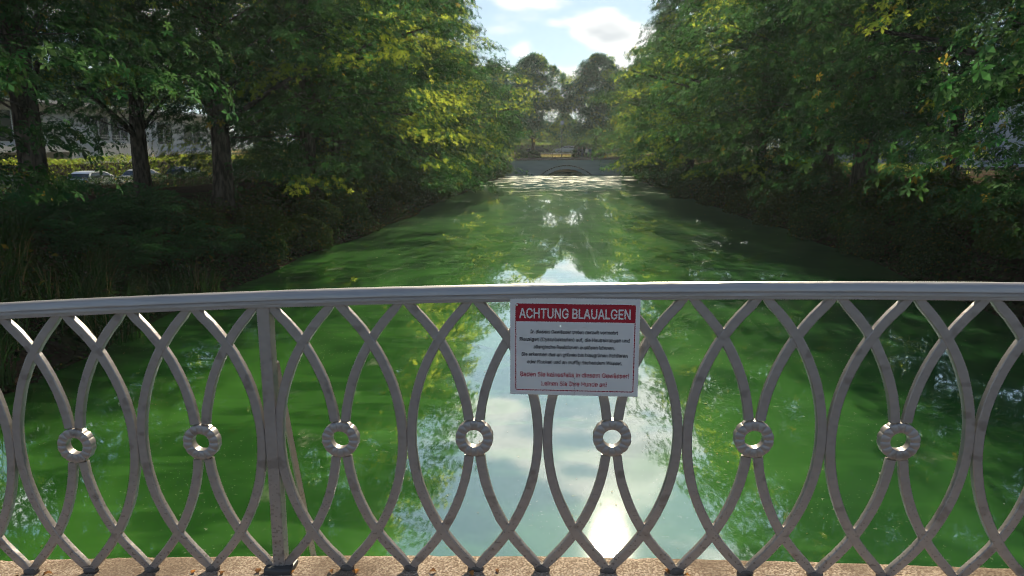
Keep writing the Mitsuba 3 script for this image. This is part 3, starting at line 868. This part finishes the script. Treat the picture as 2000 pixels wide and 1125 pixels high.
def arc_pts(half, rise, z0=-.6, n=40):
    R = (half * half + rise * rise) / (2 * rise)
    a = math.asin(min(1, half / R))
    return [(R * math.sin(t), rise - R + R * math.cos(t)) for t in np.linspace(-a, a, n)]


ARC_IN = arc_pts(2.62, .80)
ARC_OUT = arc_pts(3.45, 1.24)
opening = Polygon(ARC_IN + [(2.62, -1.4), (-2.62, -1.4)])
wall = Polygon([(-15, -1.3), (15, -1.3), (15, 2.26), (-15, 1.88)]).difference(opening)


def slab(poly, y0, y1):
    m = cat_mesh([trimesh.creation.extrude_polygon(p, y1 - y0, engine='earcut') for p in getattr(poly, 'geoms', [poly])])
    v = m.vertices.copy()
    m.vertices = np.column_stack([v[:, 0], y1 - v[:, 2], v[:, 1]])
    m.fix_normals()
    return m


put(fb + '__spandrel_wall', mikit.ply(slab(wall, YB, YB + 13.3), 'grey_wall'))
ring = Polygon(ARC_OUT + ARC_IN[::-1])
put(fb + '__arch_ring', mikit.ply(slab(ring.buffer(-.06), YB - .12, YB - .001), 'wall_ring'))
put(fb + '__arch_moulding', mikit.ply(slab(Polygon(arc_pts(3.62, 1.35) + ARC_OUT[::-1]), YB - .2, YB - .001), 'brown_cap'))
put(fb + '__parapet_cap', mikit.ply(slab(Polygon([(-15, 1.885), (15, 2.265), (15, 2.42), (-15, 2.04)]), YB - .14, YB + .5), 'brown_cap'))
put(fb + '__parapet_cap', mikit.ply(slab(Polygon([(-15, 1.885), (15, 2.265), (15, 2.42), (-15, 2.04)]), YB + 12.7, YB + 13.4), 'brown_cap'))
for x in (-7.6, 7.9):
    put(fb + '__pier', mikit.ply(bx(x - .35, x + .35, YB - .12, YB - .001, -.5, 1.9), 'wall_ring'))
fence = thing('picket_fence', 'low dark picket fence along the far bridge in front of dry grass', 'fence')
pk = []
for x in np.arange(-5.9, 9.2, .22):
    z = 2.05 + .0127 * x
    pk.append(bx(x - .03, x + .03, 119.6, 119.64, z, z + .82))
put(fence + '__picket', mikit.ply(cat_mesh(pk), 'fence_wood'), kind='stuff')
for x in (-6.0, -2.2, 1.6, 5.4, 9.2):
    put(fence + '__post', mikit.ply(bx(x - .07, x + .07, 119.58, 119.7, 2.0, 2.98 + .0127 * x), 'fence_wood'))
put(fence + '__rail', mikit.ply(bx(-6, 9.2, 119.645, 119.69, 2.72, 2.79), 'fence_wood'))
put(fence + '__rail', mikit.ply(bx(-6, 9.2, 119.645, 119.69, 2.25, 2.32), 'fence_wood'))

# ------------------------------------------------------------------ people on the far bridge


def blend(joints, bones, seg=.05):
    """One continuous surface from (name: (xyz, radius)) joints and bones."""
    man = m3.Manifold()
    ico = trimesh.creation.icosphere(subdivisions=2, radius=1.0).vertices
    for a, b in bones:
        pts = np.concatenate([ico * joints[a][1] + joints[a][0], ico * joints[b][1] + joints[b][0]])
        man = man + m3.Manifold.hull_points(pts)
    man = man.refine_to_length(seg)
    mm = man.to_mesh()
    m = trimesh.Trimesh(mm.vert_properties[:, :3], mm.tri_verts)
    trimesh.smoothing.filter_taubin(m, iterations=8)
    return m


def person(x, y, rot, label, coat, legs_, step=.12, arm=.1, s=1.0):
    key = thing('person', label, 'person', 'people on the far bridge')
    J = {'head': ((0, .02, 1.60), .095), 'crown': ((0, 0, 1.66), .085), 'neck': ((0, 0, 1.46), .055), 'chest': ((0, 0, 1.28), .145), 'shl': ((-.17, 0, 1.37), .065), 'shr': ((.17, 0, 1.37), .065),
         'waist': ((0, 0, 1.02), .125), 'hl': ((-.09, 0, .90), .095), 'hr': ((.09, 0, .90), .095), 'kl': ((-.10, step, .49), .062), 'kr': ((.10, -step * .4, .49), .062),
         'al': ((-.10, step * .8, .09), .043), 'ar': ((.10, -step * 1.6, .10), .043), 'tl': ((-.11, step * .8 + .15, .035), .034), 'tr': ((.11, -step * 1.6 + .15, .04), .034),
         'el': ((-.235, -.02, 1.09), .043), 'er': ((.235, .02, 1.09), .043), 'wl': ((-.22, arm + .06, .87), .032), 'wr': ((.22, arm, .87), .032), 'nose': ((0, .112, 1.59), .016)}
    m = T().translate([x, y, float(height(x, y))]).rotate([0, 0, 1], float(rot)).scale(s)
    P = {k: (np.array(v[0]), v[1]) for k, v in J.items()}
    fat = {k: (v[0], v[1] + .016) for k, v in P.items()}
    fing = dict(P)
    bones = [('head', 'crown'), ('head', 'neck'), ('neck', 'chest'), ('head', 'nose'), ('chest', 'waist'), ('hl', 'waist'), ('hr', 'waist'), ('hl', 'kl'), ('hr', 'kr'), ('kl', 'al'), ('kr', 'ar'), ('al', 'tl'), ('ar', 'tr'),
             ('shl', 'chest'), ('shr', 'chest'), ('shl', 'el'), ('shr', 'er'), ('el', 'wl'), ('er', 'wr')]
    for sd, w in ((-1, 'wl'), (1, 'wr')):
        b = P[w][0]
        fing['palm' + w] = (b + [0, .02, -.06], .026)
        bones.append((w, 'palm' + w))
        for q in range(4):
            fing[f'f{w}{q}'] = (b + [0, -.01 + .018 * q, -.085], .010)
            fing[f'g{w}{q}'] = (b + [sd * -.01, .004 + .018 * q, -.145 - .012 * math.sin(q + .5)], .008)
            bones += [('palm' + w, f'f{w}{q}'), (f'f{w}{q}', f'g{w}{q}')]
        fing['t' + w] = (b + [sd * -.03, .06, -.10], .009)
        bones.append(('palm' + w, 't' + w))
    put(key + '__body', mikit.ply(blend(fing, bones), 'skin', smooth=True), m=m)
    put(key + '__jacket', mikit.ply(blend(fat, [('neck', 'chest'), ('chest', 'waist'), ('shl', 'chest'), ('shr', 'chest'), ('shl', 'el'), ('shr', 'er'), ('el', 'wl'), ('er', 'wr'), ('waist', 'hl'), ('waist', 'hr')]), coat, smooth=True), m=m)
    put(key + '__trousers', mikit.ply(blend(fat, [('hl', 'hr'), ('hl', 'kl'), ('hr', 'kr'), ('kl', 'al'), ('kr', 'ar')]), legs_, smooth=True), m=m)
    hair = {'a': (np.array([0, -.03, 1.68]), .092), 'b': (np.array([0, -.05, 1.60]), .088)}
    put(key + '__hair', mikit.ply(blend(hair, [('a', 'b')]), 'hair_dark', smooth=True), m=m)


person(1.95, 120.9, 170, 'person in dark clothes standing at the left of the group on the far bridge', 'cloth_dark', 'cloth_dark', .05)
person(2.5, 121.4, 200, 'person in a dark jacket in the middle of the group on the far bridge', 'cloth_dark', 'cloth_blue', .12)
person(3.2, 121.0, 150, 'person in a pale top with bare arms right of the two dark figures', 'cloth_light', 'cloth_dark', .1, s=.97)
person(3.75, 121.6, 185, 'person in a blue jacket at the right end of the group on the far bridge', 'cloth_blue', 'cloth_light', .06, s=.98)


# ------------------------------------------------------------------ cars
def car(x, y, rot, paint, label, group, kind='hatch', z=None):
    key = thing('parked_car', label, 'car', group)
    z = float(height(x, y)) + .05 if z is None else z
    m = T().translate([x, y, z]).rotate([0, 0, 1], float(rot))
    L, W, Hh = 4.3, 1.76, 1.46
    xb = [-2.15, -2.1, -1.5, -.2, .95, 1.75, 2.1, 2.15]
    low = Polygon([(-2.15, .35), (-2.13, .72), (-2.02, .93), (-1.2, .98), (.95, .96), (1.75, .84), (2.08, .70), (2.15, .45), (2.12, .22), (-2.1, .22)])
    for wx in (-1.32, 1.33):
        low = low.difference(__import__('shapely').geometry.Point(wx, .31).buffer(.37, 12))
    e = trimesh.creation.extrude_polygon(low, W, engine='earcut')
    e = e.subdivide().subdivide()
    v = e.vertices.copy()
    v = np.column_stack([v[:, 0], v[:, 2] - W / 2, v[:, 1]])
    v[:, 1] *= 1 - .10 * ss(.6, 1.0, v[:, 2]) - .08 * ss(1.4, 2.15, np.abs(v[:, 0]))
    e.vertices = v
    e.fix_normals()
    put(key + '__body', mikit.ply(e, 'car_' + paint, smooth=30), m=m)
    cab = [(-2.0, .93), (-1.72, 1.30), (-1.45, 1.42), (-.6, Hh), (-.05, 1.43), (.30, 1.33), (1.05, .95)] if kind == 'hatch' else [(-1.65, .95), (-1.1, 1.32), (-.85, 1.40), (-.2, Hh - .02), (.1, 1.41), (.40, 1.32), (1.12, .95)]

    def cabin(poly, w, inset):
        c_ = trimesh.creation.extrude_polygon(poly, w, engine='earcut').subdivide().subdivide()
        q = c_.vertices.copy()
        q = np.column_stack([q[:, 0], q[:, 2] - w / 2, q[:, 1]])
        q[:, 1] *= 1 - inset * ss(.93, 1.5, q[:, 2])
        c_.vertices = q
        c_.fix_normals()
        return c_

    cp = Polygon(cab)
    put(key + '__roof', mikit.ply(cabin(cp, W * .90, .26), 'car_' + paint, smooth=30), m=m)
    glass = cp.buffer(-.075).intersection(sbox(-3, .98, 3, 1.37))
    for lo, hi in ((-3, -.62), (-.54, .36), (.44, 3)):
        g = glass.intersection(sbox(lo, 0, hi, 2))
        if g.area > .02:
            put(key + '__side_window', mikit.ply(cabin(g, W * .90 + .016, .26), 'dark_glass', smooth=30), m=m)
    for pts, nm in (((cab[-1], cab[-2]), 'windscreen'), ((cab[0], cab[1]), 'rear_window')):
        (ax, az), (bx_, bz) = pts
        n = np.array([bz - az, ax - bx_]) * (1 if nm == 'windscreen' else -1)
        n = np.abs(n[0]) * (1 if nm == 'windscreen' else -1), abs(n[1])
        n = np.array(n) / np.hypot(*n) * .012
        w0, w1 = W * .40, W * .36
        fa, fb_ = .14, .94
        p0, p1 = np.array([ax + (bx_ - ax) * fa, az + (bz - az) * fa]), np.array([ax + (bx_ - ax) * fb_, az + (bz - az) * fb_])
        hull = np.array([[p0[0] + n[0] * s_, sg_ * w0, p0[1] + n[1] * s_] for s_ in (-1, 1) for sg_ in (-1, 1)] + [[p1[0] + n[0] * s_, sg_ * w1, p1[1] + n[1] * s_] for s_ in (-1, 1) for sg_ in (-1, 1)])
        put(key + '__' + nm, mikit.ply(trimesh.convex.convex_hull(hull), 'dark_glass'), m=m)
    for wx in (-1.32, 1.33):
        for sd in (-1, 1):
            wh = trimesh.creation.cylinder(radius=.31, height=.2, sections=24)
            wh.apply_transform(trimesh.transformations.rotation_matrix(math.pi / 2, [1, 0, 0]))
            wh.apply_translation([wx, sd * (W / 2 - .12), .31])
            wk = put(key + '__wheel', mikit.ply(wh, 'tyre', smooth=40), m=m)
            rim = trimesh.creation.cylinder(radius=.19, height=.02, sections=20)
            rim.apply_transform(trimesh.transformations.rotation_matrix(math.pi / 2, [1, 0, 0]))
            rim.apply_translation([wx, sd * (W / 2 - .012), .31])
            put(wk + '__rim', mikit.ply(rim, 'steel', smooth=40), m=m)
    for sd in (-1, 1):
        put(key + '__headlight', mikit.ply(bx(2.06, 2.13, sd * .5, sd * .72, .58, .70), 'pale_metal'), m=m)
        put(key + '__tail_light', mikit.ply(bx(-2.13, -2.06, sd * .5, sd * .72, .70, .86), 'sign_red'), m=m)
        put(key + '__mirror', mikit.ply(bx(.55, .72, sd * .84, sd * .98, .96, 1.08), 'car_' + paint), m=m)


for y, p, l, k in ((40.8, 'green', 'dark green parked car left of the nearest big trunk', 'hatch'), (48.9, 'silver', 'silver blue parked car just right of the nearest big trunk', 'hatch'),
                   (54.6, 'tan', 'pale tan parked car behind the slim second trunk', 'sedan'), (61.2, 'black', 'black parked car right of the slim second trunk', 'hatch'),
                   (73.0, 'white', 'white parked car far along the left street behind low leaves', 'hatch'), (82.0, 'blue', 'light blue parked car further along the left street', 'sedan'), (101, 'blue', 'blue parked car furthest along the left street', 'hatch')):
    car(-32, y, 90, p, l, 'cars parked along the left street', k)
car(-5.7, 149, 8, 'black', 'dark parked car behind the left lime trunk beyond the bridge', 'cars beyond the far bridge', 'sedan')
car(-.2, 157, 176, 'silver', 'silver car on the street in the middle beyond the bridge', 'cars beyond the far bridge', 'hatch')


# ------------------------------------------------------------------ hedges
def hedge(name, label, x0, x1, y0, y1, zb, h, n, size, base, seed, yellow=.05, group=None):
    r = np.random.default_rng(seed)
    key = thing(name, label, 'hedge', group)
    P = []
    areas = np.array([(x1 - x0) * (y1 - y0), (y1 - y0) * h, (y1 - y0) * h, (x1 - x0) * h, (x1 - x0) * h])
    face = r.choice(5, n, p=areas / areas.sum())
    a, b = r.random(n), r.random(n)
    X = np.where(face == 0, x0 + (x1 - x0) * a, np.where(face == 1, x0, np.where(face == 2, x1, x0 + (x1 - x0) * a)))
    Y = np.where(face == 3, y0, np.where(face == 4, y1, y0 + (y1 - y0) * b))
    Z = np.where(face == 0, h, h * np.where(face < 3, a, b))
    N = np.array([[0, 0, 1], [-1, 0, 0], [1, 0, 0], [0, -1, 0], [0, 1, 0]], float)[face]
    pos = np.stack([X, Y, Z], -1)
    bump_ = (meshkit.fbm(pos * 1.3, 3, seed) - .5) * .7 + (meshkit.noise(pos * .5, seed + 4) - .5) * .5
    pos += N * (bump_ + r.normal(size=n) * .07)[:, None]
    pos[:, 2] += zb
    lv = leaves(pos, N + r.normal(size=(n, 3)) * .6 + [0, 0, .3], N + r.normal(size=(n, 3)), size * r.uniform(.6, 1.3, n), leaf_cols(n, r, base, yellow, .4), 1, 0, .55, .25)
    put(key + '__foliage', leafply(lv))
    put(key + '__stem', mikit.ply(bx(x0 + .3, x1 - .3, y0 + .3, y1 - .3, zb - .1, zb + h - .3), 'bark'))


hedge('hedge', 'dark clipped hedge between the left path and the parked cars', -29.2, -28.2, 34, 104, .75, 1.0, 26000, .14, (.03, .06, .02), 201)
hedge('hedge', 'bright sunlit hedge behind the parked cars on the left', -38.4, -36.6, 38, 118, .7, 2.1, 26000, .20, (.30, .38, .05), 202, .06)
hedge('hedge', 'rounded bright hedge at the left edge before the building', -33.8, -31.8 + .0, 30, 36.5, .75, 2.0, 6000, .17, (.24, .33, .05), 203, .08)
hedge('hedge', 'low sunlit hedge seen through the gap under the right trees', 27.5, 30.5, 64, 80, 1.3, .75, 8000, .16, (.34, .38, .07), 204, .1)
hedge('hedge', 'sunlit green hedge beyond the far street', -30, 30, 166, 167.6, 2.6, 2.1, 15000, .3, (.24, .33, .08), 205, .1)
for i, (x, y, s, l) in enumerate([(3.0, 128, 2.4, 'dark rounded bush behind the people on the far bridge'), (5.2, 123.6, 1.5, 'dark bush at the foot of the right lime tree'), (-5.2, 121.5, 1.2, 'pale green bush at the foot of the left lime tree'), (-7.2, 122.5, 1.3, 'green bush at the left end of the picket fence'), (4.6, 126, 2.0, 'light green bush between the two dark bushes')]):
    plant_tree('bush', f'shrub_{i % 2}', x, y, l, 'bush', None, s, trunk='stem')

# ------------------------------------------------------------------ left building, right building, posts
hs = thing('apartment_building', 'white building with balcony and dark recesses behind the left hedge', 'building')
XB = -46.0


def bp(part, x0, x1, y0, y1, z0, z1, m='plaster', **k):
    return put(hs + '__' + part, mikit.ply(bx(x0, x1, y0, y1, z0, z1), m), **k)


bp('wall', XB - 9, XB - 1.6, 55, 104, .5, 7.6)
bp('wall', XB - 1.597, XB, 66.9, 70.9, .5, 5.9)
bp('wall', XB - 1.597, XB, 79.4, 82.0, .5, 6.6)
bp('roof_slab', XB - 9.5, XB + .5, 54, 105, 7.62, 7.9)
bp('canopy_slab', XB - 1.59, XB + .25, 57.5, 66.88, 3.35, 3.9)
bp('canopy_slab', XB - 1.59, XB + .25, 82.02, 100, 3.0, 3.3)
bc = bp('balcony', XB - 1.59, XB + .3, 70.93, 79.37, 2.0, 4.2)
for j in range(14):
    yy = 71.0 + j * .6
    put(hs + '__cladding_board', mikit.ply(bx(XB + .302, XB + .33, yy, yy + .57, .9, 4.12), 'plaster'))
put(hs + '__balcony_rail', mikit.ply(cat_mesh([bx(XB + .2, XB + .24, 70.95, 79.3, z, z + .04) for z in (4.45, 4.68, 4.92)] + [bx(XB + .2, XB + .25, y, y + .05, 4.2, 4.95) for y in np.arange(71, 79.3, 1.4)]), 'pale_metal'))
for y0, y1, z0, z1 in ((58.5, 65, 4.3, 6.9), (72, 75.4, 4.5, 6.9), (76, 78.8, 4.5, 6.9), (84, 88, 4.2, 6.6), (91, 95, 4.2, 6.6), (59, 65, .9, 3.1), (84, 98, .8, 2.8)):
    w_ = put(hs + '__window', mikit.ply(bx(XB - 1.6, XB - 1.55, y0, y1, z0, z1), 'dark_glass'))
    put(w_ + '__frame', mikit.ply(bx(XB - 1.545, XB - 1.5, (y0 + y1) / 2 - .05, (y0 + y1) / 2 + .05, z0, z1), 'pale_metal'))
bp('brick_wall', XB - 1.59, XB - .2, 86.5, 92, .6, 2.95, 'brick_red')
bp('brick_wall', XB - 1.59, XB - .2, 55.5, 58, .6, 3.3, 'brick_red')

rb = thing('grey_house', 'grey house front seen through the gap under the right trees', 'building')
put(rb + '__wall', mikit.ply(bx(30, 58, 96, 106, .8, 9.5), 'grey_wall'))
put(rb + '__roof', mikit.ply(trimesh.convex.convex_hull(np.array([[29.5, 95.5, 9.52], [58.5, 95.5, 9.52], [29.5, 106.5, 9.52], [58.5, 106.5, 9.52], [33, 101, 12.5], [55, 101, 12.5]])), 'brown_cap'))
for xw in (32, 36, 40, 45, 50):
    for zw in (2.2, 5.6):
        w_ = put(rb + '__window', mikit.ply(bx(xw, xw + 1.5, 95.95, 96.0, zw, zw + 1.9), 'dark_glass'))
        put(w_ + '__frame', mikit.ply(bx(xw + .7, xw + .8, 95.9, 95.945, zw, zw + 1.9), 'pale_metal'))
bh = thing('brick_house', 'reddish brick house corner behind the left lime tree', 'building')
put(bh + '__wall', mikit.ply(bx(-26, -9.2, 184, 194, 2.4, 9.5), 'brick_red'))
put(bh + '__roof', mikit.ply(trimesh.convex.convex_hull(np.array([[-26.5, 183.5, 9.52], [-8.8, 183.5, 9.52], [-26.5, 194.5, 9.52], [-8.8, 194.5, 9.52], [-22, 189, 13], [-12, 189, 13]])), 'brown_cap'))
for xw in (-12, -15, -18.5):
    put(bh + '__window', mikit.ply(bx(xw, xw + 1.2, 183.95, 184, 4, 5.8), 'dark_glass'))

lp = thing('lamp_post', 'thin pale lamp post between the trees on the left bank', 'lamp post')
put(lp + '__pole', mikit.ply(tube([[-12.2, 57.2, 1.4], [-12.2, 57.2, 3.4], [-12.2, 57.2, 5.2]], [.075, .06, .05], 10), 'pale_metal', smooth=True))
put(lp + '__lamp_head', mikit.ply(trimesh.convex.convex_hull(np.array([[-12.2 + a * r_, 57.2 + b * r_, z] for r_, z in ((.1, 5.15), (.2, 5.45), (.06, 5.65)) for a, b in ((1, 1), (1, -1), (-1, 1), (-1, -1))])), 'pale_metal'))
sp = thing('sign_post', 'thin dark post standing by the fence in the middle of the far bridge', 'post')
put(sp + '__pole', mikit.ply(tube([[-.8, 124, 2.1], [-.8, 124, 5], [-.8, 124, 8.2]], .05, 8), 'dark_iron'))
put(sp + '__plate', mikit.ply(bx(-1.05, -.55, 123.93, 123.95, 7.5, 8.1), 'pale_metal'))

# ------------------------------------------------------------------ haze
scene['haze'] = {'type': 'cube', 'to_world': T().translate([0, 300, 10.0]).scale([610, 610, 12.5]), 'bsdf': {'type': 'null'}, 'interior': {'type': 'ref', 'id': 'haze_air'}}  # added air box, mostly in place of veiling lens glare
labels['haze'] = {'kind': 'stuff', 'label': 'thin haze along the canal, mostly standing in for lens glare'}
